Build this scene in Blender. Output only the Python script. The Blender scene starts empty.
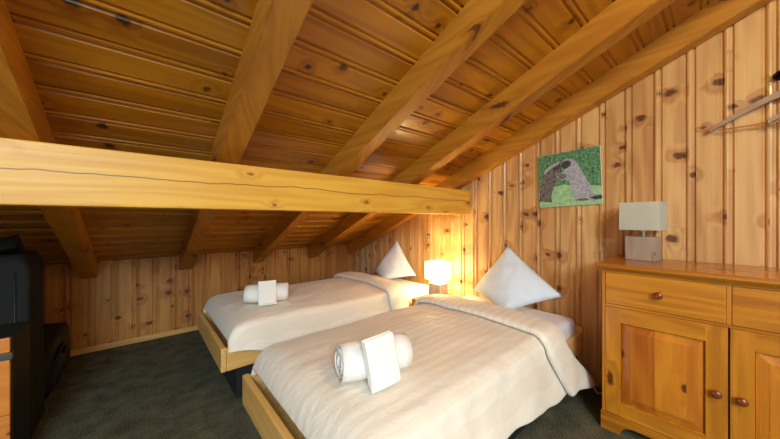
import bpy, bmesh, math, random
from mathutils import Vector, Matrix, noise
R = math.radians
random.seed(7)
sc = bpy.context.scene
COL = sc.collection

# ------------------------------------------------------------------ helpers
def lin(r, g, b):
    def f(c):
        c /= 255.0
        return c / 12.92 if c <= .04045 else ((c + .055) / 1.055) ** 2.4
    return (f(r), f(g), f(b), 1.0)

def link(name, bm, mats, parent=None, smooth=False, loc=None, rot=None):
    bmesh.ops.recalc_face_normals(bm, faces=bm.faces[:])
    me = bpy.data.meshes.new(name)
    bm.to_mesh(me); bm.free()
    o = bpy.data.objects.new(name, me)
    COL.objects.link(o)
    for m in (mats if isinstance(mats, (list, tuple)) else [mats]):
        me.materials.append(m)
    if smooth:
        for p in me.polygons: p.use_smooth = True
    if parent is not None: o.parent = parent
    if loc: o.location = loc
    if rot: o.rotation_euler = rot
    return o

def tag(o, label=None, cat=None, group=None, kind=None):
    if label: o['label'] = label
    if cat: o['category'] = cat
    if group: o['group'] = group
    if kind: o['kind'] = kind
    return o

def thing(name, label, cat, loc=(0, 0, 0), rz=0, group=None):
    o = bpy.data.objects.new(name, None)
    COL.objects.link(o)
    o.location = loc; o.rotation_euler = (0, 0, rz)
    o.empty_display_size = .1
    return tag(o, label, cat, group)

def dup(root, loc, rz=None, label=None):
    r = root.copy(); COL.objects.link(r); r.location = loc
    if rz is not None: r.rotation_euler = (0, 0, rz)
    if label: r['label'] = label
    for ch in list(root.children):
        c = ch.copy(); COL.objects.link(c); c.parent = r
        for g in ch.children:
            d = g.copy(); COL.objects.link(d); d.parent = c
    return r

def box(bm, x0, x1, y0, y1, z0, z1, bev=.003, seg=2):
    r = bmesh.ops.create_cube(bm, size=1.0)
    vs = r['verts']
    for v in vs:
        v.co = Vector((x0 + (v.co.x + .5) * (x1 - x0), y0 + (v.co.y + .5) * (y1 - y0), z0 + (v.co.z + .5) * (z1 - z0)))
    if bev > 0:
        es = list({e for v in vs for e in v.link_edges})
        bmesh.ops.bevel(bm, geom=es, offset=bev, segments=seg, affect='EDGES', profile=.6)
    return bm

def boxbm(*a, **k): return box(bmesh.new(), *a, **k)

def lathe(bm, prof, M=Matrix(), n=20):
    rings = []
    for r, z in prof:
        rings.append([bm.verts.new(M @ Vector((r * math.cos(2 * math.pi * i / n), r * math.sin(2 * math.pi * i / n), z))) for i in range(n)])
    for a, b in zip(rings, rings[1:]):
        for i in range(n):
            bm.faces.new((a[i], a[(i + 1) % n], b[(i + 1) % n], b[i]))
    bm.faces.new(rings[0][::-1]); bm.faces.new(rings[-1])
    return bm

def tube(bm, pts, r, n=10):
    pts = [Vector(p) for p in pts]
    rings = []
    up = Vector((0, 0, 1))
    for i, p in enumerate(pts):
        d = (pts[min(i + 1, len(pts) - 1)] - pts[max(i - 1, 0)]).normalized()
        a = d.cross(up)
        if a.length < 1e-3: a = d.cross(Vector((1, 0, 0)))
        a.normalize(); b = d.cross(a)
        rr = r[i] if isinstance(r, (list, tuple)) else r
        rings.append([bm.verts.new(p + rr * (a * math.cos(2 * math.pi * k / n) + b * math.sin(2 * math.pi * k / n))) for k in range(n)])
    for A, B in zip(rings, rings[1:]):
        for k in range(n):
            bm.faces.new((A[k], A[(k + 1) % n], B[(k + 1) % n], B[k]))
    bm.faces.new(rings[0][::-1]); bm.faces.new(rings[-1])
    return bm

def prism(bm, poly, M, d, bev=0):
    """poly of (a,b) extruded by d along local z, placed with M"""
    A = [bm.verts.new(M @ Vector((a, b, 0))) for a, b in poly]
    B = [bm.verts.new(M @ Vector((a, b, d))) for a, b in poly]
    n = len(poly)
    bm.faces.new(A[::-1]); bm.faces.new(B)
    for i in range(n): bm.faces.new((A[i], A[(i + 1) % n], B[(i + 1) % n], B[i]))
    return bm

# ------------------------------------------------------------------ node materials
class NT:
    def __init__(s, name):
        s.m = bpy.data.materials.new(name); s.m.use_nodes = True
        s.t = s.m.node_tree; s.t.nodes.clear()
        s.out = s.t.nodes.new('ShaderNodeOutputMaterial')
        s.b = s.t.nodes.new('ShaderNodeBsdfPrincipled')
        s.t.links.new(s.b.outputs[0], s.out.inputs[0])
    def put(s, sock, v):
        if hasattr(v, 'links'): s.t.links.new(v, sock)
        else: sock.default_value = v
    def math(s, op, a, b=None, c=None, clamp=False):
        n = s.t.nodes.new('ShaderNodeMath'); n.operation = op; n.use_clamp = clamp
        s.put(n.inputs[0], a)
        if b is not None: s.put(n.inputs[1], b)
        if c is not None: s.put(n.inputs[2], c)
        return n.outputs[0]
    def comb(s, x, y, z):
        n = s.t.nodes.new('ShaderNodeCombineXYZ')
        s.put(n.inputs[0], x); s.put(n.inputs[1], y); s.put(n.inputs[2], z)
        return n.outputs[0]
    def obj(s):
        n = s.t.nodes.new('ShaderNodeTexCoord')
        sp = s.t.nodes.new('ShaderNodeSeparateXYZ')
        s.t.links.new(n.outputs['Object'], sp.inputs[0])
        return n.outputs['Object'], sp.outputs
    def noise(s, vec, scale, detail=3, rough=.55, dist=0):
        n = s.t.nodes.new('ShaderNodeTexNoise')
        if vec is not None: s.put(n.inputs['Vector'], vec)
        n.inputs['Scale'].default_value = scale; n.inputs['Detail'].default_value = detail
        n.inputs['Roughness'].default_value = rough; n.inputs['Distortion'].default_value = dist
        return n.outputs['Fac']
    def smooth(s, v, a, b, lo=0., hi=1.):
        n = s.t.nodes.new('ShaderNodeMapRange'); n.interpolation_type = 'SMOOTHSTEP'
        s.put(n.inputs[0], v); n.inputs[1].default_value = a; n.inputs[2].default_value = b
        n.inputs[3].default_value = lo; n.inputs[4].default_value = hi
        return n.outputs[0]
    def mix(s, f, a, b):
        n = s.t.nodes.new('ShaderNodeMix'); n.data_type = 'RGBA'
        s.put(n.inputs[0], f); s.put(n.inputs[6], a); s.put(n.inputs[7], b)
        return n.outputs[2]
    def bump(s, h, dist=.002, st=.4):
        n = s.t.nodes.new('ShaderNodeBump'); n.inputs['Strength'].default_value = st
        n.inputs['Distance'].default_value = dist; s.put(n.inputs['Height'], h)
        s.t.links.new(n.outputs[0], s.b.inputs['Normal'])
    def setp(s, **k):
        for a, v in k.items(): s.put(s.b.inputs[a.replace('_', ' ')], v)

def pine(name, light, dark, knot, grain=0, across=1, pitch=None, phase=0., ku=3.2, kv=7., kgate=.45, ksize=.13,
         rough=.4, coat=0., vary=.35, spec=.5, crack=None):
    s = NT(name)
    _, xyz = s.obj()
    third = 3 - grain - across
    U, V, W = xyz[grain], xyz[across], xyz[third]
    if pitch:
        idn = s.math('FLOOR', s.math('DIVIDE', s.math('SUBTRACT', V, phase), pitch))
        wn = s.t.nodes.new('ShaderNodeTexWhiteNoise'); wn.noise_dimensions = '1D'
        s.put(wn.inputs['W'], idn); h = wn.outputs['Value']
        V2 = s.math('ADD', V, W)
    else:
        oi = s.t.nodes.new('ShaderNodeObjectInfo'); h = oi.outputs['Random']
        V2 = s.math('ADD', V, s.math('MULTIPLY', W, .93))
    Uo = s.math('ADD', U, s.math('MULTIPLY', h, 17.3))
    Vo = s.math('ADD', V2, s.math('MULTIPLY', h, 5.1)) if not pitch else V2
    # knots
    vo = s.t.nodes.new('ShaderNodeTexVoronoi'); vo.voronoi_dimensions = '2D'; vo.feature = 'F1'
    wob = s.math('MULTIPLY', s.math('SUBTRACT', s.noise(s.comb(U, V2, W), 38, 2), .5), .03)
    s.put(vo.inputs['Vector'], s.comb(s.math('MULTIPLY', s.math('ADD', Uo, wob), ku), s.math('MULTIPLY', s.math('ADD', Vo, wob), kv), 0))
    vo.inputs['Scale'].default_value = 1.0; vo.inputs['Randomness'].default_value = .95
    spc = s.t.nodes.new('ShaderNodeSeparateColor'); s.t.links.new(vo.outputs['Color'], spc.inputs[0])
    gate = s.math('GREATER_THAN', spc.outputs[0], kgate)
    ks = s.math('MULTIPLY', s.math('ADD', s.math('MULTIPLY', spc.outputs[1], .8), .5), ksize)
    dn = s.math('DIVIDE', vo.outputs['Distance'], ks)
    core = s.math('MULTIPLY', s.smooth(dn, .45, 1.05, 1, 0), gate)
    halo = s.math('MULTIPLY', s.smooth(dn, .8, 3.4, 1, 0), gate)
    # growth rings + fibre
    rn = s.noise(s.comb(s.math('MULTIPLY', Uo, .55), s.math('MULTIPLY', Vo, 7), s.math('MULTIPLY', W, 3)), 1, 1.5)
    ph = s.math('ADD', s.math('MULTIPLY', rn, 44), s.math('MULTIPLY', halo, 5))
    ring = s.math('MULTIPLY_ADD', s.math('SINE', ph), .5, .5)
    fib = s.noise(s.comb(s.math('MULTIPLY', Uo, 2.2), s.math('MULTIPLY', Vo, 90), s.math('MULTIPLY', W, 60)), 1, 3)
    big = s.noise(s.comb(s.math('MULTIPLY', Uo, .7), s.math('MULTIPLY', Vo, 5), 0), 1, 2)
    f = s.math('ADD', s.math('MULTIPLY', ring, .36), s.math('MULTIPLY', fib, .5))
    f = s.math('ADD', f, s.math('MULTIPLY', s.math('SUBTRACT', big, .5), .5))
    f = s.math('ADD', f, s.math('MULTIPLY', s.math('SUBTRACT', h, .5), vary))
    f = s.math('ADD', f, s.math('MULTIPLY', halo, .22), clamp=True)
    c = s.mix(f, light, dark)
    c = s.mix(s.math('MULTIPLY', core, .9), c, knot)
    if crack:
        z0, wd = crack
        cz = s.math('SUBTRACT', V, s.math('ADD', z0, s.math('MULTIPLY', s.math('SUBTRACT', s.noise(s.comb(s.math('MULTIPLY', U, 2.2), 0, 0), 1, 3), .5), .07)))
        m = s.smooth(s.math('ABSOLUTE', cz), wd * .4, wd, 1, 0)
        m = s.math('MULTIPLY', m, s.smooth(s.noise(s.comb(s.math('MULTIPLY', U, 1.7), 3, 0), 1, 2), .3, .4))
        c = s.mix(s.math('MULTIPLY', m, .75), c, lin(90, 50, 18))
    s.setp(Base_Color=c, Roughness=s.math('ADD', s.math('MULTIPLY', fib, .15), rough - .07), Coat_Weight=coat, Coat_Roughness=.12)
    s.put(s.b.inputs['Specular IOR Level'], spec)
    s.bump(s.math('ADD', fib, s.math('MULTIPLY', core, -.6)), .0012, .35)
    return s.m

def plain(name, col, rough=.5, metal=0., coat=0., nscale=0., namt=.15, bump=0., **kw):
    s = NT(name)
    v, _ = s.obj()
    if nscale:
        n = s.noise(v, nscale, 4)
        d = tuple(x * (1 - namt) for x in col[:3]) + (1,)
        u = tuple(min(1, x * (1 + namt)) for x in col[:3]) + (1,)
        s.setp(Base_Color=s.mix(n, d, u))
        if bump: s.bump(n, bump, .5)
    else: s.setp(Base_Color=col)
    s.setp(Roughness=rough, Metallic=metal, Coat_Weight=coat)
    for k, val in kw.items(): s.put(s.b.inputs[k.replace('_', ' ')], val)
    return s.m

KN = lin(84, 40, 18)
GP, WP, CP = .14, .144, .14       # board pitches: gable wall, knee wall, ceiling
WL, WD = lin(222, 178, 120), lin(170, 112, 60)
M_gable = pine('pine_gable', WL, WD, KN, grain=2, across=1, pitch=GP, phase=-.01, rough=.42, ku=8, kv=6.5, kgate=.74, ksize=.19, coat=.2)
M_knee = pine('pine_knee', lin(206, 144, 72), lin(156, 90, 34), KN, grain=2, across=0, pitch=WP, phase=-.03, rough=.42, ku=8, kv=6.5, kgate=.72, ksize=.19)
M_ceil = pine('pine_ceiling', lin(196, 130, 26), lin(138, 76, 8), lin(52, 22, 8), grain=0, across=1, pitch=CP, phase=0., rough=.3, kgate=.72, ksize=.15, ku=7, kv=7, spec=.6)
M_raft = pine('pine_rafter', lin(200, 136, 42), lin(152, 88, 20), lin(84, 40, 14), grain=1, across=2, ku=1.4, kv=5, kgate=.55, ksize=.1, rough=.45, vary=.2)
M_purl = pine('pine_purlin', lin(236, 184, 72), lin(206, 142, 44), lin(130, 80, 32), grain=0, across=2, ku=3.2, kv=7, kgate=.5, ksize=.10, rough=.45, vary=.1, crack=(1.325, .0035))
CL, CD, CK = lin(212, 138, 36), lin(146, 78, 12), lin(74, 30, 10)
M_caby = pine('honey_pine_horizontal', CL, CD, CK, grain=1, across=2, ku=2.2, kv=5, kgate=.55, ksize=.09, rough=.28, coat=.4, vary=.4)
M_cabz = pine('honey_pine_vertical', CL, CD, CK, grain=2, across=1, ku=2.2, kv=6, kgate=.55, ksize=.09, rough=.28, coat=.4, vary=.4)
M_cabp = pine('honey_pine_panel', lin(212, 132, 36), lin(166, 86, 18), CK, grain=2, across=1, pitch=.11, phase=.02, ku=4, kv=7, kgate=.6, ksize=.1, rough=.28, coat=.4, vary=.85)
M_bed = pine('bed_pine', lin(232, 188, 112), lin(206, 150, 76), lin(150, 90, 40), grain=1, across=2, ku=1.2, kv=4, kgate=.8, ksize=.06, rough=.4, vary=.1)
M_bedx = pine('bed_pine_rail', lin(232, 188, 112), lin(206, 150, 76), lin(150, 90, 40), grain=0, across=2, ku=1.2, kv=4, kgate=.8, ksize=.06, rough=.4, vary=.1)
M_base = pine('baseboard_pine', lin(226, 176, 104), lin(196, 136, 66), lin(150, 90, 40), grain=0, across=2, kgate=.8, rough=.45, vary=.1)
M_night = pine('red_stained_wood', lin(170, 78, 36), lin(116, 44, 20), lin(60, 20, 10), grain=1, across=0, kgate=.9, rough=.3, coat=.3, vary=.1)
M_knob = plain('cherry_knob', lin(128, 58, 26), .22, coat=.6, nscale=40)
M_block = pine('weathered_wood', lin(178, 158, 140), lin(128, 106, 90), lin(80, 60, 50), grain=2, across=1, ku=3, kv=9, kgate=.8, rough=.6, vary=.1)
M_hang = pine('grey_brown_hanger_wood', lin(172, 142, 118), lin(130, 100, 80), lin(70, 50, 40), grain=1, across=2, kgate=.9, rough=.45, vary=.1)
M_hbar = pine('pale_hanger_bar', lin(214, 158, 100), lin(186, 124, 70), lin(90, 60, 40), grain=1, across=2, kgate=.9, rough=.45, vary=.1)
M_black = plain('black_fabric', lin(17, 16, 16), .9, nscale=180, namt=.3, bump=.001)
M_bag = plain('black_nylon', lin(20, 20, 25), .6, nscale=220, namt=.3, bump=.001)
M_dark = plain('dark_base', lin(22, 20, 20), .8)
M_blackmetal = plain('black_metal', lin(18, 18, 24), .25, metal=.6)
M_chrome = plain('grey_metal', lin(170, 170, 168), .3, metal=1.)
M_blackcab = plain('black_laminate', lin(24, 21, 19), .6)
M_grey = plain('grey_strip', lin(70, 68, 56), .5)
M_orange = pine('orange_pine', lin(226, 142, 58), lin(190, 104, 34), CK, grain=0, across=2, kgate=.8, rough=.4, vary=.1)
M_white_plastic = plain('white_plastic', lin(225, 222, 214), .4)
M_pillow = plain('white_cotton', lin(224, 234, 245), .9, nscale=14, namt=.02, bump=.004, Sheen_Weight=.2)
M_sheet = plain('white_sheet', lin(230, 228, 230), .9, nscale=10, namt=.02, bump=.004)
M_towel = plain('white_terry', lin(240, 236, 228), 1., nscale=320, namt=.06, bump=.003)
M_wall2 = plain('plaster', lin(205, 185, 155), .8, nscale=5, namt=.05)

def duvet_mat():
    s = NT('cream_striped_satin')
    v, xyz = s.obj()
    st = s.math('MULTIPLY_ADD', s.math('SINE', s.math('MULTIPLY', xyz[1], 2 * math.pi / .052)), .5, .5)
    f = s.smooth(st, .38, .62)
    c = s.mix(f, lin(233, 222, 204), lin(239, 230, 215))
    s.setp(Base_Color=c, Roughness=s.math('MULTIPLY_ADD', f, -.2, .75), Sheen_Weight=.15)
    n = s.noise(s.comb(s.math('MULTIPLY', xyz[0], 1.0), s.math('MULTIPLY', xyz[1], 1.6), xyz[2]), 9, 4, .6, .6)
    s.bump(n, .022, .35)
    return s.m
M_duvet = duvet_mat()

def carpet():
    s = NT('speckled_carpet')
    v, xyz = s.obj()
    a = s.noise(v, 160, 2, .7); b = s.noise(v, 9, 3)
    f = s.math('ADD', s.math('MULTIPLY', a, 1.0), s.math('MULTIPLY', s.math('SUBTRACT', b, .5), .35))
    c = s.mix(s.smooth(f, .3, .7), lin(46, 46, 38), lin(120, 116, 92))
    s.setp(Base_Color=c, Roughness=1.)
    s.put(s.b.inputs['Specular IOR Level'], .1)
    s.bump(a, .006, .8)
    return s.m
M_carpet = carpet()

def shade_mat(name='lamp_shade_fabric', glow=0.):
    s = NT(name)
    v, _ = s.obj()
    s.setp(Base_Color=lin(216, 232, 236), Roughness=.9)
    if glow: s.setp(Emission_Color=lin(255, 232, 170), Emission_Strength=glow)
    t = s.t.nodes.new('ShaderNodeBsdfTranslucent'); t.inputs[0].default_value = lin(252, 246, 232)
    mx = s.t.nodes.new('ShaderNodeMixShader'); mx.inputs[0].default_value = .65
    s.t.links.new(s.b.outputs[0], mx.inputs[1]); s.t.links.new(t.outputs[0], mx.inputs[2])
    s.t.links.new(mx.outputs[0], s.out.inputs[0])
    s.bump(s.noise(v, 400, 1), .0005, .3)
    return s.m
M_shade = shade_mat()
M_shade_lit = shade_mat('lamp_shade_fabric_glowing', 26.)

# ------------------------------------------------------------------ room shell
XW, YK = 2.39, 3.60            # gable wall plane, knee wall plane
XL, YF, YR = -2.3, -3.4, -1.2            # unseen walls behind the camera
SL = .4257                     # roof slope
def zc(y): return 2.315 - SL * y     # board plane
def zr(y): return 2.171 - SL * y     # rafter underside
def zw(y): return min(zc(y), zc(YR) - SL * (YR - y))   # roof over both slopes, ridge at YR

def profile(s0, s1, pitch, phase, fine=False):
    rel = [(-.027, 0), (-.020, -.011), (-.0125, -.011), (-.010, -.002), (-.006, .001), (0, .002), (.006, .001), (.010, -.002), (.0125, -.011), (.020, -.011), (.027, 0)]
    if fine: rel = [(a * .8, d * .6) for a, d in rel]
    out = [(s0, 0)]
    k = math.floor((s0 - phase) / pitch)
    while True:
        c = phase + k * pitch
        if c - .03 > s1: break
        for a, d in rel:
            if s0 < c + a < s1: out.append((c + a, d))
        k += 1
    out.append((s1, 0))
    return out

def slab(fb, ft, bb, bt):
    bm = bmesh.new()
    L = [[bm.verts.new(p) for p in q] for q in (fb, ft, bb, bt)]
    n = len(fb)
    for i in range(n - 1):
        bm.faces.new((L[0][i], L[0][i + 1], L[1][i + 1], L[1][i]))
        bm.faces.new((L[2][i + 1], L[2][i], L[3][i], L[3][i + 1]))
        bm.faces.new((L[1][i], L[1][i + 1], L[3][i + 1], L[3][i]))
        bm.faces.new((L[0][i + 1], L[0][i], L[2][i], L[2][i + 1]))
    for i in (0, n - 1):
        bm.faces.new((L[0][i], L[1][i], L[3][i], L[2][i]))
    return bm

fl = link('floor', boxbm(XL, XW, YF, YK, -.1, 0, bev=0), M_carpet); tag(fl, kind='structure')

pr = profile(YF, YK, GP, -.01)
bm = slab([(XW - d, y, 0) for y, d in pr], [(XW - d, y, zw(y)) for y, d in pr],
          [(XW + .08, y, 0) for y, d in pr], [(XW + .08, y, zw(y)) for y, d in pr])
tag(link('wall_right', bm, M_gable), kind='structure')

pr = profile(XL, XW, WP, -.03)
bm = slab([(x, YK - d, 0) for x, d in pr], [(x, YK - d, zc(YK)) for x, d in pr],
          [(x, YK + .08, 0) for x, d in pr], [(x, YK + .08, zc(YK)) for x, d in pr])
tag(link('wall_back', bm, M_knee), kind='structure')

# unseen walls at the left and behind the camera, and the far roof slope with an added roof window frame
bm = bmesh.new()
M = Matrix(((0, 0, 1, XL - .08), (1, 0, 0, 0), (0, 1, 0, 0), (0, 0, 0, 1)))
prism(bm, [(YF, 0), (YK, 0), (YK, zw(YK)), (YR, zw(YR)), (YF, zw(YF))], M, .08)
tag(link('wall_left', bm, M_wall2), kind='structure')
tag(link('wall_front', boxbm(XL, XW, YF - .08, YF, 0, zw(YF), bev=0), M_wall2), kind='structure')
bm = bmesh.new()
M = Matrix(((0, 0, 1, XL), (1, 0, 0, 0), (0, 1, 0, 0), (0, 0, 0, 1)))
prism(bm, [(YF, zw(YF)), (YR - .0005, zw(YR)), (YR - .0005, zw(YR) + .06), (YF, zw(YF) + .06)], M, XW - XL)
tag(link('ceiling_front', bm, M_wall2), kind='structure')
KX0, KX1, KY0, KY1 = -1.9, -.6, -2.9, -1.9       # unseen roof window frame, added where its daylight suits the beds
bm = bmesh.new()
for x0, x1, y0, y1 in ((KX0 - .06, KX0, KY0 - .06, KY1 + .06), (KX1, KX1 + .06, KY0 - .06, KY1 + .06), (KX0, KX1, KY0 - .06, KY0), (KX0, KX1, KY1, KY1 + .06)):
    M = Matrix(((0, 0, 1, x0), (1, 0, 0, 0), (0, 1, 0, 0), (0, 0, 0, 1)))
    prism(bm, [(y0, zw(y0) - .03), (y1, zw(y1) - .03), (y1, zw(y1) - .001), (y0, zw(y0) - .001)], M, x1 - x0)
tag(link('added_window_1', bm, M_bedx), kind='structure')

# ceiling boards: local y runs up the slope (towards -Y), local z into the roof
Ls = (YK - YR) / math.cos(math.atan(SL))
th = math.atan(SL)
ph0 = (YK - 1.0986) / math.cos(th)       # one measured groove
ph0 = ph0 % CP
pr = profile(0, Ls, CP, ph0, True)
def cp(x, s, d): return (x, s, d)
bm = slab([cp(XL, s, -d) for s, d in pr], [cp(XW, s, -d) for s, d in pr], [cp(XL, s, .06) for s, d in pr], [cp(XW, s, .06) for s, d in pr])
ceil = link('ceiling', bm, M_ceil)
# local (x, s, n) -> world: s along (0,-cos,sin), n along (0, sin, cos) up
ceil.matrix_world = Matrix(((1, 0, 0, 0), (0, -math.cos(th), math.sin(th), YK), (0, math.sin(th), math.cos(th), zc(YK)), (0, 0, 0, 1)))
tag(ceil, kind='structure')
# M_ceil phase has to agree with the grooves
for n in M_ceil.node_tree.nodes:
    if n.type == 'MATH' and n.operation == 'SUBTRACT' and abs(n.inputs[1].default_value) < 1e-9 and not n.inputs[1].is_linked and n.inputs[0].is_linked and n.inputs[0].links[0].from_node.type == 'SEPXYZ':
        n.inputs[1].default_value = ph0

# rafters (each on its own)
def rafter(x0, x1, label, y0=YR, y1=YK):
    bm = bmesh.new()
    M = Matrix(((0, 0, 1, 0), (1, 0, 0, 0), (0, 1, 0, 0), (0, 0, 0, 1)))
    prism(bm, [(y0, zr(y0)), (y1, zr(y1)), (y1, zc(y1)), (y0, zc(y0))], M, x1 - x0)
    es = [e for e in bm.edges if abs(e.verts[0].co.x - e.verts[1].co.x) < 1e-6 and max(abs(v.co.z - zr(v.co.y)) for v in e.verts) < 1e-4]
    bmesh.ops.bevel(bm, geom=es, offset=.004, segments=2, affect='EDGES')
    o = link('roof_rafter', bm, M_raft, loc=(x0, 0, 0))
    tag(o, label, 'rafter', 'sloping roof rafters', 'structure')
rafter(-1.08, -.975, 'sloping pine rafter farthest from the gable wall, left of the frame above the black wardrobe')
rafter(-.385, -.283, 'sloping pine rafter crossing the upper left corner above the black wardrobe')
rafter(.298, .403, 'sloping pine rafter above the foot of the beds, second from the left')
rafter(1.0, 1.093, 'sloping pine rafter above the middle of the beds, third from the left')
rafter(1.68, 1.785, 'sloping pine rafter next to the one fixed along the gable wall')
rafter(2.285, XW - .0035, 'sloping pine rafter running along the gable wall over the picture')

bm = boxbm(XL + .01, XW - .0035, 1.589, 1.75, 1.20, 1.4265, bev=.006)
tag(link('purlin_beam', bm, M_purl), 'heavy horizontal yellow pine beam spanning the room over both beds', 'beam', kind='structure')
bm = boxbm(XL + .01, XW - .01, YK - .018, YK - .003, 0, .048, bev=.004)
tag(link('baseboard_back', bm, M_base), kind='structure')

# ------------------------------------------------------------------ beds
def make_bed(label, y0, y1, x0=.388):
    """frame box y0..y1, foot at x=.388, head at the gable wall"""
    x1 = 2.355
    W = y1 - y0
    t = thing('bed', label, 'bed', (x0, y0, 0), 0, 'the two single beds')
    link('footboard', boxbm(0, .03, 0, W, .225, .37, bev=.006), M_bed, t)
    link('headboard', boxbm(x1 - x0 - .03, x1 - x0, 0, W, .225, .40, bev=.006), M_bed, t)
    for a, b in ((.0, .028), (W - .028, W)):
        link('side_rail', boxbm(.031, x1 - x0 - .031, a, b, .225, .365, bev=.005), M_bedx, t)
    link('slatted_base', boxbm(.032, x1 - x0 - .032, .03, W - .03, .24, .275, bev=.004), M_bedx, t)
    bm = bmesh.new()
    box(bm, .10, x1 - x0 - .06, .07, W - .07, 0, .2395, bev=.006)
    link('plinth_base', bm, M_dark, t)
    # mattress, fitted sheet
    bm = bmesh.new()
    box(bm, .125, x1 - x0 - .034, .03, W - .03, .276, .462, bev=.05, seg=5)
    m = link('mattress', bm, M_sheet, t, smooth=True)
    m['label'] = 'white mattress with fitted sheet'
    return t

def duvet(label, y0, y1, hemz, hemz_far, S1f, S2f, flare, seed, X0=.423):
    """quilt draped across a bed frame y0..y1, starting inside the footboard and folded back near the head"""
    bm = bmesh.new()
    yc0, yc1 = y0 - .012, y1 + .012
    r = .075
    nu, nd, na, nf = 46, 12, 6, 30
    def ztop(x):
        q = min(1, max(0, (x - X0) / .12))
        return .395 + .105 * math.sqrt(max(0, 1 - (1 - q) ** 2))
    rows = []
    for i in range(nd + 1): rows.append(('d', 1 - i / nd))
    for i in range(1, na): rows.append(('a', i / na))
    for i in range(nf + 1): rows.append(('f', i / nf))
    for i in range(1, na): rows.append(('b', i / na))
    for i in range(nd + 1): rows.append(('e', i / nd))
    def point(kind, p, x, off):
        zt_ = ztop(x)
        foot = min(1, max(0, (x - X0) / .16))
        rr = min(r, .02 + .055 * foot)
        ins = .03 * (1 - foot)
        if kind in 'de':
            hz = hemz(x) if kind == 'd' else hemz_far
            top = zt_ - rr
            hz = min(hz, top - .01)
            fold = .007 * math.sin(x * 17 + seed + 2 * p) + .002 * math.sin(x * 37 + seed * 2)
            fl = (flare if kind == 'd' else .008) * p ** 1.1 + (fold if kind == 'd' else fold * .15) * p ** 1.3 * foot
            z = top + (hz - top) * p
            y = (yc0 + ins - fl) if kind == 'd' else (yc1 - ins + fl)
            n = Vector((0, -1 if kind == 'd' else 1, .15))
        elif kind in 'ab':
            a = p * math.pi / 2
            if kind == 'a': y = yc0 + ins + rr - rr * math.cos(a); z = zt_ - rr + rr * math.sin(a); n = Vector((0, -math.cos(a), math.sin(a)))
            else:
                a = math.pi / 2 - a
                y = yc1 - ins - rr + rr * math.cos(a); z = zt_ - rr + rr * math.sin(a); n = Vector((0, math.cos(a), math.sin(a)))
        else:
            ya, yb = yc0 + ins + rr, yc1 - ins - rr
            y = ya + (yb - ya) * p
            z = zt_ + .018 * math.sin(math.pi * p) ** .7 * foot
            n = Vector((0, 0, 1))
        P = Vector((x, y, z))
        q = Vector((x * 2.2, y * 5.5, z * 3 + seed))
        w = noise.fractal(q, 1.0, 2.0, 3) * .010
        w2 = abs(noise.noise(Vector((x * 7 + y * 5, y * 9 - x * 3, seed + z * 4)))) * .012
        P += n * (w * foot + w2 * foot * (.4 if kind == 'f' else .8) + off)
        return P
    grid = []
    for kind, p in rows:
        h = p if kind in 'd' else 0.
        s1, s2 = S1f(h), S2f(h)
        line = []
        for i in range(nu + 1):
            u = (i / nu)
            line.append(bm.verts.new(point(kind, p, X0 + u * (s1 - X0), 0)))
        # rounded fold, then the flap lying on top
        tip = point(kind, p, s1, .014); tip.x += .016
        line.append(bm.verts.new(tip))
        for i in range(9):
            x = s1 + (s2 - s1) * i / 8
            line.append(bm.verts.new(point(kind, p, x, .030 + .006 * math.sin(math.pi * i / 8))))
        tip = point(kind, p, s2, .024); tip.x -= .010
        line.append(bm.verts.new(tip))
        tip = point(kind, p, s2, .008); tip.x -= .004
        line.append(bm.verts.new(tip))
        grid.append(line)
    for A, B in zip(grid, grid[1:]):
        for i in range(len(A) - 1):
            bm.faces.new((A[i], A[i + 1], B[i + 1], B[i]))
    o = link('duvet', bm, M_duvet, smooth=True)
    md = o.modifiers.new('thick', 'SOLIDIFY'); md.thickness = .012; md.offset = 1
    ss = o.modifiers.new('sub', 'SUBSURF'); ss.levels = 1; ss.render_levels = 1
    tag(o, label, 'duvet', 'striped duvets')
    return o

def interp(tab):
    def f(x):
        if x <= tab[0][0]: return tab[0][1]
        for (a, b), (c, d) in zip(tab, tab[1:]):
            if x <= c:
                t = (x - a) / (c - a); t = t * t * (3 - 2 * t); return b + (d - b) * t
        return tab[-1][1]
    return f

NY0, NY1 = .648, 1.582
FY0, FY1 = 1.977, 2.905
make_bed('low pine single bed nearest the camera, beside the pine sideboard', NY0, NY1)
make_bed('low pine single bed farther back along the low knee wall', FY0, FY1, .368)
duvet('cream striped duvet on the nearer bed, draping to the carpet beside the sideboard', NY0, NY1,
      interp([(.45, .33), (1.1, .25), (1.8, .17), (2.3, .075)]), .30,
      lambda h: 1.86 + .36 * h ** 1.3, lambda h: 1.66 + .16 * h ** 1.1, .058, 1.3)
duvet('cream striped duvet on the farther bed by the knee wall, folded back near the pillow', FY0, FY1,
      interp([(.45, .34), (.7, .29), (2.3, .27)]), .33,
      lambda h: 1.88, lambda h: 1.69 + .03 * h, .03, 4.7, .403)

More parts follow.
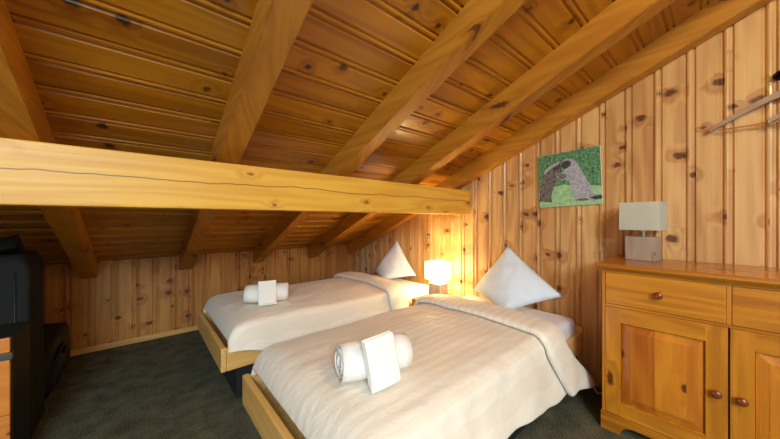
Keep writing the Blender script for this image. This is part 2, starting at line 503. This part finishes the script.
def pillow(label, B, T, L, Rr, thick):
    B, T, L, Rr = map(Vector, (B, T, L, Rr))
    C = (B + T + L + Rr) / 4
    # local square corners: (-1,-1)=B, (1,1)=T, (-1,1)=L, (1,-1)=R
    n = 26
    nrm = (Rr - L).cross(T - B).normalized()
    if nrm.x > 0: nrm = -nrm
    bm = bmesh.new()
    V = {}
    for side in (1, -1):
        for i in range(n + 1):
            for j in range(n + 1):
                a, b = -1 + 2 * i / n, -1 + 2 * j / n
                edge = i in (0, n) or j in (0, n)
                if edge and side == -1: V[(side, i, j)] = V[(1, i, j)]; continue
                # pulled-in edges, pointed corners
                a2 = a * (1 - .04 * (1 - b * b)); b2 = b * (1 - .04 * (1 - a * a))
                P = (B * (1 - a2) * (1 - b2) + T * (1 + a2) * (1 + b2) + L * (1 - a2) * (1 + b2) + Rr * (1 + a2) * (1 - b2)) / 4
                h = ((1 - a * a) * (1 - b * b)) ** .55
                h = thick * h
                wr = noise.fractal(Vector((a * 2.3, b * 2.3, side * 3 + C.y)), 1, 2, 3) * .012 * (1 - max(abs(a), abs(b)) ** 6)
                P = P + nrm * (side * h * (1 if side > 0 else .75) + wr)
                V[(side, i, j)] = bm.verts.new(P)
    for side in (1, -1):
        for i in range(n):
            for j in range(n):
                q = [V[(side, i, j)], V[(side, i + 1, j)], V[(side, i + 1, j + 1)], V[(side, i, j + 1)]]
                bm.faces.new(q if side > 0 else q[::-1])
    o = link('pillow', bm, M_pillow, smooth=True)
    return tag(o, label, 'pillow', 'pillows propped on a corner')
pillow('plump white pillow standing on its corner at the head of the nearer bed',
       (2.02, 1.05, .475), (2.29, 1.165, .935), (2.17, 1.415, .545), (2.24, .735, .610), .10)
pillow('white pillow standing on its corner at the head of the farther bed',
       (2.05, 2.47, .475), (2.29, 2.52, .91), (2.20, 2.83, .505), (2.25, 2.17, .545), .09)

# ------------------------------------------------------------------ towels
def towel_roll(label, c, rz, Lr, r, zb):
    """spiral roll lying along local x"""
    bm = bmesh.new()
    n = 90
    prof = []
    for i in range(n + 1):
        t = i / n
        a = t * 2 * math.pi * 3.4 + 2.2
        rr = .012 + (r - .012) * t ** .8
        prof.append((rr * 1.12 * math.cos(a), rr * math.sin(a)))
    m = 8
    rows = []
    for k in range(m + 1):
        x = -Lr / 2 + Lr * k / m
        sh = 1 - .06 * (abs(2 * k / m - 1)) ** 4
        rows.append([bm.verts.new((x + .004 * math.sin(i * .35), p[0] * sh + .003 * math.sin(k * 2.1), p[1] * sh + r)) for i, p in enumerate(prof)])
    for A, B in zip(rows, rows[1:]):
        for i in range(n): bm.faces.new((A[i], A[i + 1], B[i + 1], B[i]))
    o = link('rolled_towel', bm, M_towel, smooth=True, loc=(c[0], c[1], zb + .012), rot=(0, 0, rz))
    md = o.modifiers.new('thick', 'SOLIDIFY'); md.thickness = .010; md.offset = 0
    return tag(o, label, 'towel', 'rolled bath towels')

def towel_fold(label, base, top, wdir, width, thick):
    """folded hand towel: a zigzag of layers leaning from base to top"""
    base, top, wdir = Vector(base), Vector(top), Vector(wdir).normalized()
    up = (top - base); H = up.length; up.normalize()
    nn = wdir.cross(up).normalized()
    M = Matrix(((wdir.x, nn.x, up.x, base.x), (wdir.y, nn.y, up.y, base.y), (wdir.z, nn.z, up.z, base.z), (0, 0, 0, 1)))
    path = []
    lay = 4; lt = thick / lay
    for k in range(lay):
        y = -thick / 2 + lt * (k + .5)
        zs = [.012, H * .25, H * .5, H * .75, H - .012]
        if k % 2: zs = zs[::-1]
        for z in zs: path.append((y + .002 * math.sin(z * 30), z))
        if k < lay - 1:
            zz = H - .003 if k % 2 == 0 else .003
            path.append((y + lt / 2, zz))
    bm = bmesh.new()
    m = 6; rows = []
    for k in range(m + 1):
        x = -width / 2 + width * k / m
        bow = .004 * math.cos(math.pi * (k / m - .5))
        rows.append([bm.verts.new((x, y + bow, z)) for y, z in path])
    for A, B in zip(rows, rows[1:]):
        for i in range(len(path) - 1): bm.faces.new((A[i], A[i + 1], B[i + 1], B[i]))
    o = link('folded_towel', bm, M_towel, smooth=True)
    o.matrix_world = M
    md = o.modifiers.new('thick', 'SOLIDIFY'); md.thickness = lt * .96; md.offset = 0
    sb = o.modifiers.new('sub', 'SUBSURF'); sb.levels = 2; sb.render_levels = 2
    return tag(o, label, 'towel', 'folded hand towels')
ZB = .517
towel_roll('white rolled bath towel lying near the foot of the nearer bed', (.718, .932), R(-16), .285, .070, ZB)
towel_fold('white folded towel propped against the roll on the nearer bed', (.692, .822, ZB + .006), (.664, .850, ZB + .20), (.98, -.21, .10), .122, .042)
towel_roll('white rolled bath towel lying near the foot of the farther bed', (.735, 2.285), R(-22), .30, .066, ZB)
towel_fold('white folded towel propped against the roll on the farther bed', (.700, 2.165, ZB + .010), (.705, 2.20, ZB + .185), (.97, -.24, 0), .125, .045)

# ------------------------------------------------------------------ nightstand
t = thing('nightstand', 'small red-brown wooden nightstand squeezed between the two beds', 'nightstand', (2.155, 1.78, 0))
link('top', boxbm(-.205, .205, -.165, .165, .378, .40, bev=.004), M_night, t)
for a in (-.16, .142): link('side_panel', boxbm(-.195, .20, a, a + .018, 0, .3775, bev=.002), M_night, t)
link('back_panel', boxbm(.184, .20, -.141, .141, .05, .3775, bev=.001), M_night, t)
link('shelf', boxbm(-.19, .183, -.141, .141, .16, .178, bev=.002), M_night, t)
link('bottom_panel', boxbm(-.19, .183, -.141, .141, .04, .058, bev=.002), M_night, t)

# ------------------------------------------------------------------ lamps
def make_lamp(label, loc, rz):
    t = thing('table_lamp', label, 'lamp', loc, rz, 'box shade table lamps')
    link('base_block', boxbm(-.062, .062, -.069, .069, 0, .137, bev=.003), M_block, t)
    bm = bmesh.new()
    lathe(bm, [(.011, .1372), (.011, .165), (.016, .166), (.016, .172), (.013, .173), (.013, .190)], n=16)
    link('socket', bm, M_chrome, t, smooth=False)
    bm = bmesh.new()
    lathe(bm, [(.010, .1905), (.012, .197), (.021, .210), (.024, .224), (.021, .237), (.012, .246), (.003, .249)], n=18)
    link('bulb', bm, M_bulb_off, t, smooth=True)
    # open box shade: four thin walls
    bm = bmesh.new()
    ax, ay, z0, z1, th_ = .087, .090, .176, .338, .002
    for a in ((-ax, ax, -ay, -ay + th_), (-ax, ax, ay - th_, ay), (-ax, -ax + th_, -ay + th_, ay - th_), (ax - th_, ax, -ay + th_, ay - th_)):
        box(bm, a[0], a[1], a[2], a[3], z0, z1, bev=0)
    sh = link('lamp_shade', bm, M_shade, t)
    bm = bmesh.new()
    for s_ in (0, 1):
        a = s_ * math.pi / 2
        tube(bm, [(-math.cos(a) * ax * .97, -math.sin(a) * ay * .97, .182), (-math.cos(a) * .014, -math.sin(a) * .014, .182)], .0015, 6)
        tube(bm, [(math.cos(a) * .014, math.sin(a) * .014, .182), (math.cos(a) * ax * .97, math.sin(a) * ay * .97, .182)], .0015, 6)
    link('shade_carrier', bm, M_chrome, sh)
    return t
M_bulb_off = plain('bulb_glass', lin(240, 240, 236), .3)
s = NT('bulb_lit'); s.setp(Base_Color=lin(255, 240, 210), Emission_Color=lin(255, 226, 150), Emission_Strength=1300.); M_bulb_on = s.m
LX, LY = 2.185, 1.812
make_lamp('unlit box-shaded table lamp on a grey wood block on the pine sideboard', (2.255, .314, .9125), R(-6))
lp = dup([o for o in COL.objects if o.name == 'table_lamp'][0], (LX, LY, .4005), R(0), 'glowing box-shaded table lamp on the red-brown nightstand between the beds')
for c in lp.children:
    if c.name.startswith('lamp_shade'):
        c.data = c.data.copy(); c.data.materials[0] = M_shade_lit
    if c.name.startswith('bulb'):
        c.data = c.data.copy(); c.data.materials[0] = M_bulb_on

# ------------------------------------------------------------------ sideboard
CX, CYc = 1.945, -.0144      # front plane, middle
t = thing('sideboard', 'honey pine sideboard with drawers and panelled doors against the gable wall', 'sideboard', (CX, CYc, 0))
HW, DP, HT = .458, .425, .912
for a, b in ((HW - .02, HW), (-HW, -HW + .02)):
    link('side_panel', boxbm(.022, DP, a, b, 0, .872, bev=.002), M_cabz, t)
link('back_panel', boxbm(DP - .012, DP, -HW + .0205, HW - .0205, .09, .872, bev=0), M_cabz, t)
link('bottom_panel', boxbm(.03, DP - .013, -HW + .021, HW - .021, .095, .115, bev=0), M_caby, t)
for a, b, c, d in ((HW - .014, HW, .0955, .872), (-HW, -HW + .014, .0955, .872), (-.0075, .0075, .6905, .8615)):
    link('face_stile', boxbm(0, .0215, a, b, c, d, bev=.0015), M_cabz, t)
for c, d in ((.862, .872), (.677, .690)):
    link('face_rail', boxbm(0, .0215, -HW + .0145, HW - .0145, c, d, bev=.0015), M_caby, t)
# moulded top
bm = bmesh.new()
prof = [(-.034, .912 - .004), (-.030, .912), (DP + .014, .912), (DP + .014, .8725), (-.012, .8725), (-.016, .879), (-.024, .883), (-.028, .889), (-.035, .893)]
M = Matrix(((1, 0, 0, 0), (0, 0, 1, -HW - .022), (0, 1, 0, 0), (0, 0, 0, 1)))
prism(bm, prof, M, 2 * HW + .044)
es = [e for e in bm.edges if abs(e.verts[0].co.y - e.verts[1].co.y) < 1e-6 and e.verts[0].co.z > .905 and e.verts[1].co.z > .905]
bmesh.ops.bevel(bm, geom=es, offset=.003, segments=2, affect='EDGES')
link('top', bm, M_caby, t)
def knob(parent, y, z, x):
    M = Matrix.Translation((x, y, z)) @ Matrix.Rotation(-math.pi / 2, 4, 'Y')
    bm = lathe(bmesh.new(), [(.010, 0), (.0085, .006), (.009, .010), (.0155, .014), (.0185, .020), (.017, .026), (.010, .030), (.002, .031)], M, 20)
    k = link('knob', bm, M_knob, parent, smooth=True)
    k['label'] = 'turned red-brown wooden knob'
for sgn in (1, -1):
    a, b = sorted((sgn * .0085, sgn * (HW - .0155)))
    d = link('drawer', boxbm(-.004, .02, a, b, .6915, .861, bev=.004), M_caby, t)
    knob(d, (a + b) / 2, .7756, -.0045)
    # door: frame with a raised, bevelled panel
    a, b = sorted((sgn * .003, sgn * (HW - .0155)))
    z0, z1 = .097, .676
    bm = bmesh.new()
    ys = [a, a + .068, b - .068, b]; zs = [z0, z0 + .073, z1 - .080, z1]
    F = [[bm.verts.new((-.004, y, z)) for z in zs] for y in ys]
    K = [[bm.verts.new((.02, y, z)) for z in zs] for y in ys]
    for i in range(3):
        for k in range(3):
            if i == 1 and k == 1: continue
            for G in (F, K):
                f = bm.faces.new((G[i][k], G[i + 1][k], G[i + 1][k + 1], G[i][k + 1]))
                f.material_index = 1 if i == 1 else 0
    loop = [(0, 0), (1, 0), (2, 0), (3, 0), (3, 1), (3, 2), (3, 3), (2, 3), (1, 3), (0, 3), (0, 2), (0, 1)]
    for L_ in (loop, [(1, 1), (2, 1), (2, 2), (1, 2)]):
        for (p, q), (r_, s_) in zip(L_, L_[1:] + L_[:1]):
            bm.faces.new((F[p][q], F[r_][s_], K[r_][s_], K[p][q]))
    es = [e for e in bm.edges if all(abs(v.co.x + .004) < 1e-6 for v in e.verts) and len(e.link_faces) == 2 and abs(e.link_faces[0].normal.x - e.link_faces[1].normal.x) >= 0 and any(abs(v.co.x - .02) < 1e-6 for f in e.link_faces for v in f.verts)]
    bmesh.ops.bevel(bm, geom=es, offset=.003, segments=2, affect='EDGES')
    d = link('door', bm, [M_cabz, M_caby], t)
    bm = bmesh.new()
    pa, pb, p0, p1 = a + .069, b - .069, z0 + .0735, z1 - .0805
    rings = []
    for ins, x in ((0, .012), (.002, .009), (.004, .009), (.034, -.002), (.036, -.0035), (.04, -.004)):
        rings.append([bm.verts.new((x, y, z)) for y, z in ((pa + ins, p0 + ins), (pb - ins, p0 + ins), (pb - ins, p1 - ins), (pa + ins, p1 - ins))])
    for A, B in zip(rings, rings[1:]):
        for i in range(4): bm.faces.new((A[i], A[(i + 1) % 4], B[(i + 1) % 4], B[i]))
    bm.faces.new(rings[-1])
    bk = [bm.verts.new((.018, v.co.y, v.co.z)) for v in rings[0]]
    for i in range(4): bm.faces.new((rings[0][(i + 1) % 4], rings[0][i], bk[i], bk[(i + 1) % 4]))
    bm.faces.new(bk[::-1])
    link('door_panel', bm, M_cabp, d)
    knob(d, sgn * .036, .3795, -.0045)
# plinth with bracket feet
pts = [(-HW - .004, 0), (-HW + .08, 0), (-HW + .084, .022), (-HW + .096, .040), (-HW + .115, .050), (-HW + .14, .054)]
poly = pts + [(-y, z) for y, z in pts[::-1]] + [(HW + .004, .0945), (-HW - .004, .0945)]
M = Matrix(((0, 0, 1, -.010), (1, 0, 0, 0), (0, 1, 0, 0), (0, 0, 0, 1)))
bm = prism(bmesh.new(), poly, M, .03)
link('plinth', bm, M_caby, t)

# ------------------------------------------------------------------ picture of two marmots
def pic_mat(nm, c1, c2, sc_, rough=.45):
    s = NT(nm); v, _ = s.obj()
    n = s.noise(v, sc_, 5, .7)
    s.setp(Base_Color=s.mix(s.smooth(n, .28, .72), c1, c2), Roughness=rough)
    return s.m
P_mats = [plain('picture_edge', lin(225, 225, 215), .5),
          pic_mat('print_hedge', lin(14, 58, 34), lin(120, 176, 130), 55),
          pic_mat('print_lawn', lin(118, 176, 116), lin(180, 212, 170), 30),
          pic_mat('print_dark_fur', lin(58, 50, 50), lin(140, 132, 130), 60),
          pic_mat('print_grey_fur', lin(130, 130, 142), lin(190, 194, 206), 55),
          pic_mat('print_face', lin(38, 36, 44), lin(84, 80, 88), 60)]
def picture():
    Wp, Hp, D = .41, .402, .012
    bm = boxbm(0, D, -Wp / 2, Wp / 2, -Hp / 2, Hp / 2, bev=.001, seg=1)
    lvl = [0]
    def poly(pts, mi):
        lvl[0] += 1
        vs = []
        for a, b in pts:                       # a 0..1 left to right, b 0..1 bottom to top
            y = (Wp / 2) * .995 - a * Wp * .995; z = -Hp / 2 * .995 + b * Hp * .995
            vs.append(bm.verts.new((-.00025 * lvl[0], y, z)))
        f = bm.faces.new(vs); f.material_index = mi
    def ell(cx, cy, rx, ry, rot, mi, n=20):
        poly([(cx + rx * math.cos(i * 2 * math.pi / n) * math.cos(rot) - ry * math.sin(i * 2 * math.pi / n) * math.sin(rot),
               cy + rx * math.cos(i * 2 * math.pi / n) * math.sin(rot) + ry * math.sin(i * 2 * math.pi / n) * math.cos(rot)) for i in range(n)], mi)
    poly([(0, 0), (1, 0), (1, 1), (0, 1)], 1)
    poly([(0, 0), (1, 0), (1, .30), (.9, .33), (.75, .34), (.6, .37), (.4, .40), (.2, .36), (0, .28)], 2)
    def q(pts):
        out = []
        for px, py in pts:
            a = (px - 45 - 15 * (py - 100) / 298) / 365
            out.append((a, 1 - (py - (100 - 72 * a)) / 298.0 * (298 / (298 + 39 * a))))
        return out
    poly(q([(62, 300), (60, 362), (140, 364), (136, 330), (120, 300)]), 5)
    # left animal: reared up, leaning right
    poly(q([(72, 362), (64, 320), (66, 280), (74, 240), (78, 205), (90, 180), (112, 158), (140, 138), (168, 124), (195, 115), (216, 116), (205, 135), (188, 152), (176, 172), (184, 184), (205, 196), (204, 216), (182, 226), (163, 228), (158, 250), (150, 280), (140, 310), (134, 335), (136, 360), (104, 364)]), 3)
    poly(q([(84, 200), (95, 176), (116, 158), (142, 141), (170, 128), (190, 122), (176, 138), (158, 152), (132, 166), (112, 182), (98, 205)]), 4)
    poly(q([(98, 205), (112, 184), (134, 170), (152, 176), (164, 196), (158, 220), (138, 234), (112, 228)]), 3)
    poly(q([(140, 172), (166, 152), (190, 140), (196, 150), (176, 170), (160, 182)]), 5)
    # right animal
    poly(q([(276, 350), (270, 320), (258, 280), (246, 250), (236, 232), (214, 232), (190, 230), (170, 218), (164, 204), (176, 194), (200, 190), (214, 178), (202, 168), (192, 150), (196, 130), (210, 114), (232, 106), (258, 108), (280, 122), (298, 146), (318, 180), (338, 216), (358, 258), (376, 296), (390, 316), (414, 312), (424, 322), (420, 336), (392, 342), (340, 348)]), 4)
    poly(q([(194, 152), (198, 132), (212, 120), (236, 116), (252, 126), (250, 144), (234, 158), (214, 170), (204, 166)]), 5)
    poly(q([(166, 206), (178, 196), (200, 194), (222, 200), (228, 216), (210, 226), (186, 224)]), 3)
    poly(q([(356, 330), (384, 320), (414, 314), (424, 324), (418, 336), (388, 342)]), 5)
    poly(q([(276, 350), (300, 338), (340, 334), (356, 344), (330, 350)]), 3)
    o = link('wall_picture', bm, P_mats)
    yc, zc_ = (.955 + .5466) / 2, (1.241 + 1.644 + 1.659 + 1.256) / 4
    o.location = (XW - .0155, yc, zc_)
    o.rotation_euler = (R(-2.1), 0, 0)
    tag(o, 'frameless photo print of two grey marmots sparring, on the gable wall', 'picture')
picture()

# ------------------------------------------------------------------ hooks and hangers on the gable wall
def coat_hook(label, y, z):
    t = thing('coat_hook', label, 'hook', (XW - .0025, y, z), 0, 'black coat hooks on the gable wall')
    M = Matrix.Rotation(-math.pi / 2, 4, 'Y')
    link('back_plate', lathe(bmesh.new(), [(.024, .0), (.024, .003), (.018, .006), (.004, .007)], M, 24), M_blackmetal, t, smooth=True)
    pts = [(-.006, 0, 0), (-.03, 0, -.002), (-.048, 0, -.014), (-.062, 0, -.012), (-.070, 0, .004), (-.072, 0, .022)]
    bm = tube(bmesh.new(), pts, [.006, .006, .006, .0055, .006, .008], 12)
    link('prong', bm, M_blackmetal, t, smooth=True)
    return t
coat_hook('black metal coat hook carrying the left wooden hanger', -.185, 1.862)
h2 = dup([o for o in COL.objects if o.name == 'coat_hook'][0], (XW - .0025, -.375, 1.862), 0, 'black metal coat hook carrying the right wooden hanger')

def hanger(label, x, y, z):
    """local origin: where the wire rests in the hook"""
    t = thing('clothes_hanger', label, 'hanger', (x, y, z), 0, 'wooden clothes hangers')
    poly = []
    hw, drop = .235, .135
    n = 10
    top, bot = [], []
    for i in range(-n, n + 1):
        u = i / n
        zt_ = -.085 - drop * (abs(u) ** 1.15)
        th_ = .034 - .014 * abs(u)
        top.append((u * hw, zt_)); bot.append((u * hw, zt_ - th_))
    poly = top + bot[::-1]
    M = Matrix(((0, 0, 1, -.006), (1, 0, 0, 0), (0, 1, 0, 0), (0, 0, 0, 1)))
    M = Matrix.Translation((-.005, 0, 0)) @ M
    bm = prism(bmesh.new(), poly, M, .022)
    link('shoulder', bm, M_hang, t)
    bm = tube(bmesh.new(), [(0, -hw * .86, -.236), (0, 0, -.236), (0, hw * .86, -.236)], .0045, 10)
    link('trouser_bar', bm, M_hbar, t, smooth=True)
    pts = [(0, 0, -.086), (0, 0, -.05), (0, .004, -.038)]
    for k in range(11):
        a = -1.0 + k / 10 * 3.9
        pts.append((0, .022 * math.cos(a), -.0185 + .022 * math.sin(a)))
    bm = tube(bmesh.new(), pts, .002, 8)
    link('wire_hook', bm, M_blackmetal, t, smooth=True)
    return t
hg = hanger('grey-brown wooden clothes hanger, the one seen along its whole left arm', XW - .038, -.185, 1.865)
dup(hg, (XW - .0665, -.375, 1.858), 0, 'wooden clothes hanger showing only its tip at the right edge of the photo')

# ------------------------------------------------------------------ dark things at the left
def wardrobe():
    t = thing('fabric_wardrobe', 'tall black fabric wardrobe at the left edge under the beam', 'wardrobe', (-.78, 2.53, 0))
    bm = bmesh.new()
    nx, nz = 24, 26
    hx, hy, H = .348, .166, .965
    per = []
    # rounded rectangle perimeter
    import itertools
    r = .03; n = 6
    for cx, cy, a0 in ((hx - r, hy - r, 0), (-hx + r, hy - r, 90), (-hx + r, -hy + r, 180), (hx - r, -hy + r, 270)):
        for i in range(n + 1):
            a = R(a0 + 90 * i / n); per.append((cx + r * math.cos(a), cy + r * math.sin(a)))
    dense = []
    for (a, b), (c, d) in zip(per, per[1:] + per[:1]):
        L = math.hypot(c - a, d - b); k = max(1, int(L / .03))
        for i in range(k): dense.append((a + (c - a) * i / k, b + (d - b) * i / k))
    rings = []
    for j in range(nz + 1):
        z = H * j / nz
        sh = 1 - (.10 * max(0, (z - H * .9) / (H * .1)) ** 2)
        ring = []
        for i, (a, b) in enumerate(dense):
            w = 1 - .02 * abs(math.sin(i * .55 + z * 1.5)) * math.sin(math.pi * j / nz)
            ring.append(bm.verts.new((a * w * sh, b * w * sh, z)))
        rings.append(ring)
    m = len(dense)
    for A, B in zip(rings, rings[1:]):
        for i in range(m): bm.faces.new((A[i], A[(i + 1) % m], B[(i + 1) % m], B[i]))
    bm.faces.new(rings[0][::-1]); bm.faces.new(rings[-1])
    link('fabric_cover', bm, M_black, t, smooth=True)
    bm = bmesh.new()
    tube(bm, [(hx - .05, -hy - .004, .02), (hx - .05, -hy - .003, .45), (hx - .05, -hy - .002, .88)], .004, 8)
    link('zip', bm, M_bag, t, smooth=True)
    # loose cloth folded over the top
    bm = bmesh.new()
    g = []
    for i in range(19):
        row = []
        for j in range(11):
            u, v = i / 18, j / 10
            x = -.30 + .60 * u; y = -.185 + .33 * v
            z = 1.065 - .26 * max(0, v - .15) + .03 * math.sin(u * 7 + v * 3) * math.sin(v * 3.1) + .012 * math.sin(u * 13)
            if v < .12: z -= .06 * (1 - v / .12)
            row.append(bm.verts.new((x, y, max(z, .90))))
        g.append(row)
    for A, B in zip(g, g[1:]):
        for j in range(10): bm.faces.new((A[j], A[j + 1], B[j + 1], B[j]))
    o = link('top_flap', bm, M_black, t, smooth=True)
    md = o.modifiers.new('thick', 'SOLIDIFY'); md.thickness = .008
    return t
wardrobe()

def bag():
    t = thing('travel_bag', 'black soft travel bag on the carpet against the knee wall', 'bag', (-.585, 3.10, 0))
    bm = bmesh.new()
    bmesh.ops.create_cube(bm, size=1)
    bmesh.ops.subdivide_edges(bm, edges=bm.edges[:], cuts=9, use_grid_fill=True)
    for v in bm.verts:
        p = v.co * 2
        q = Vector([abs(c) ** 1 for c in p])
        n = (abs(p.x) ** 7 + abs(p.y) ** 7 + abs(p.z) ** 7) ** (1 / 7)
        p = p / n
        if p.z < -.85: p.z = -1 if p.z < -.93 else p.z
        w = noise.fractal(Vector((p.x * 1.4, p.y * 2.5, p.z * 2)), 1, 2, 3) * .012
        v.co = Vector((p.x * (.17 + w), p.y * (.365 + w), .18 + p.z * .178 + (w if p.z > .5 else 0)))
    zmin = min(v.co.z for v in bm.verts)
    for v in bm.verts: v.co.z -= zmin
    link('bag_body', bm, M_bag, t, smooth=True)
    bm = bmesh.new()
    tube(bm, [(.168, -.28, .20), (.178, -.27, .25), (.182, -.2, .285), (.182, -.08, .285), (.178, -.01, .25), (.168, 0, .20)], .011, 8)
    link('carry_handle', bm, M_bag, t, smooth=True)
    bm = tube(bmesh.new(), [(.0, -.33, .352), (.0, -.1, .360), (.0, .15, .360), (.0, .32, .352)], .005, 8)
    link('zip', bm, M_blackmetal, t, smooth=True)
bag()

def chest():
    t = thing('drawer_cabinet', 'small dark cabinet with orange pine drawer fronts at the left edge', 'cabinet', (-.70, 2.205, 0))
    hw = .27
    link('body', boxbm(-hw, hw, -.125, .145, 0, .628, bev=.003), M_blackcab, t)
    link('front_rail', boxbm(-hw + .002, hw - .004, -.145, -.1255, .565, .628, bev=.003), M_orange, t)
    o = link('grip_strip', boxbm(-hw, hw + .004, -.150, -.1255, .533, .563, bev=.003), M_grey, t); o['label'] = 'grey strip'
    for z0, z1 in ((.29, .531), (.03, .287)):
        d = link('drawer', boxbm(-hw + .002, hw - .004, -.145, -.1255, z0, z1, bev=.003), M_orange, t)
        M = Matrix.Translation((hw - .065, -.1455, z1 - .055)) @ Matrix.Rotation(math.pi / 2, 4, 'X')
        k = link('knob', lathe(bmesh.new(), [(.008, 0), (.008, .01), (.016, .015), (.017, .022), (.008, .028)], M, 18), M_blackmetal, d, smooth=True)
chest()

# white cord on the carpet by the wall
pts = []
for i in range(25):
    u = i / 24
    pts.append((2.352 - .05 * math.sin(u * math.pi) * (1 - .4 * math.sin(u * 9)), .62 - .15 * u, .006 + .02 * max(0, math.sin(u * math.pi * 2.2)) * (1 - u)))
o = link('power_cord', tube(bmesh.new(), pts, .0045, 8), M_white_plastic, smooth=True)
tag(o, 'thin white power cord on the carpet between nearer bed and sideboard', 'cord')

# ------------------------------------------------------------------ light
def light(kind, name, loc, energy, col, **k):
    L = bpy.data.lights.new(name, kind); L.energy = energy; L.color = col
    o = bpy.data.objects.new(name, L); COL.objects.link(o); o.location = loc
    for a, v in k.items():
        if a == 'rot': o.rotation_euler = v
        else: setattr(L, a, v)
    return o
# area light standing in for daylight, under the added roof window frame
ky = (KY0 + KY1) / 2
light('AREA', 'added_window_daylight', ((KX0 + KX1) / 2, ky + .01, zw(ky) - .02), 275, (.60, .82, 1.0), rot=(th, 0, 0), shape='RECTANGLE', size=1.28, size_y=1.06)
# warm ceiling lamp behind the camera, close under the boards
light('POINT', 'ceiling_lamp_light', (.68, -.8, 2.28), 60, (1.0, .75, .32), shadow_soft_size=.10)

w = bpy.data.worlds.new('world'); sc.world = w; w.use_nodes = True
w.node_tree.nodes['Background'].inputs[0].default_value = (.6, .75, 1, 1)
w.node_tree.nodes['Background'].inputs[1].default_value = .05

# ------------------------------------------------------------------ camera
cam = bpy.data.cameras.new('camera'); co = bpy.data.objects.new('camera', cam); COL.objects.link(co)
co.location = (0, 0, 1.15)
co.rotation_euler = (R(90), 0, -math.atan2(289, 334))
cam.sensor_width = 36; cam.lens = 289 / 780 * 36; cam.clip_start = .02
sc.camera = co
sc.view_settings.view_transform = 'Standard'
sc.view_settings.look = 'None'
sc.view_settings.exposure = -0.12
sc.view_settings.gamma = 1.0
sc.view_settings.use_curve_mapping = False
sc.cycles.use_denoising = True
sc.cycles.max_bounces = 10
sc.cycles.diffuse_bounces = 6
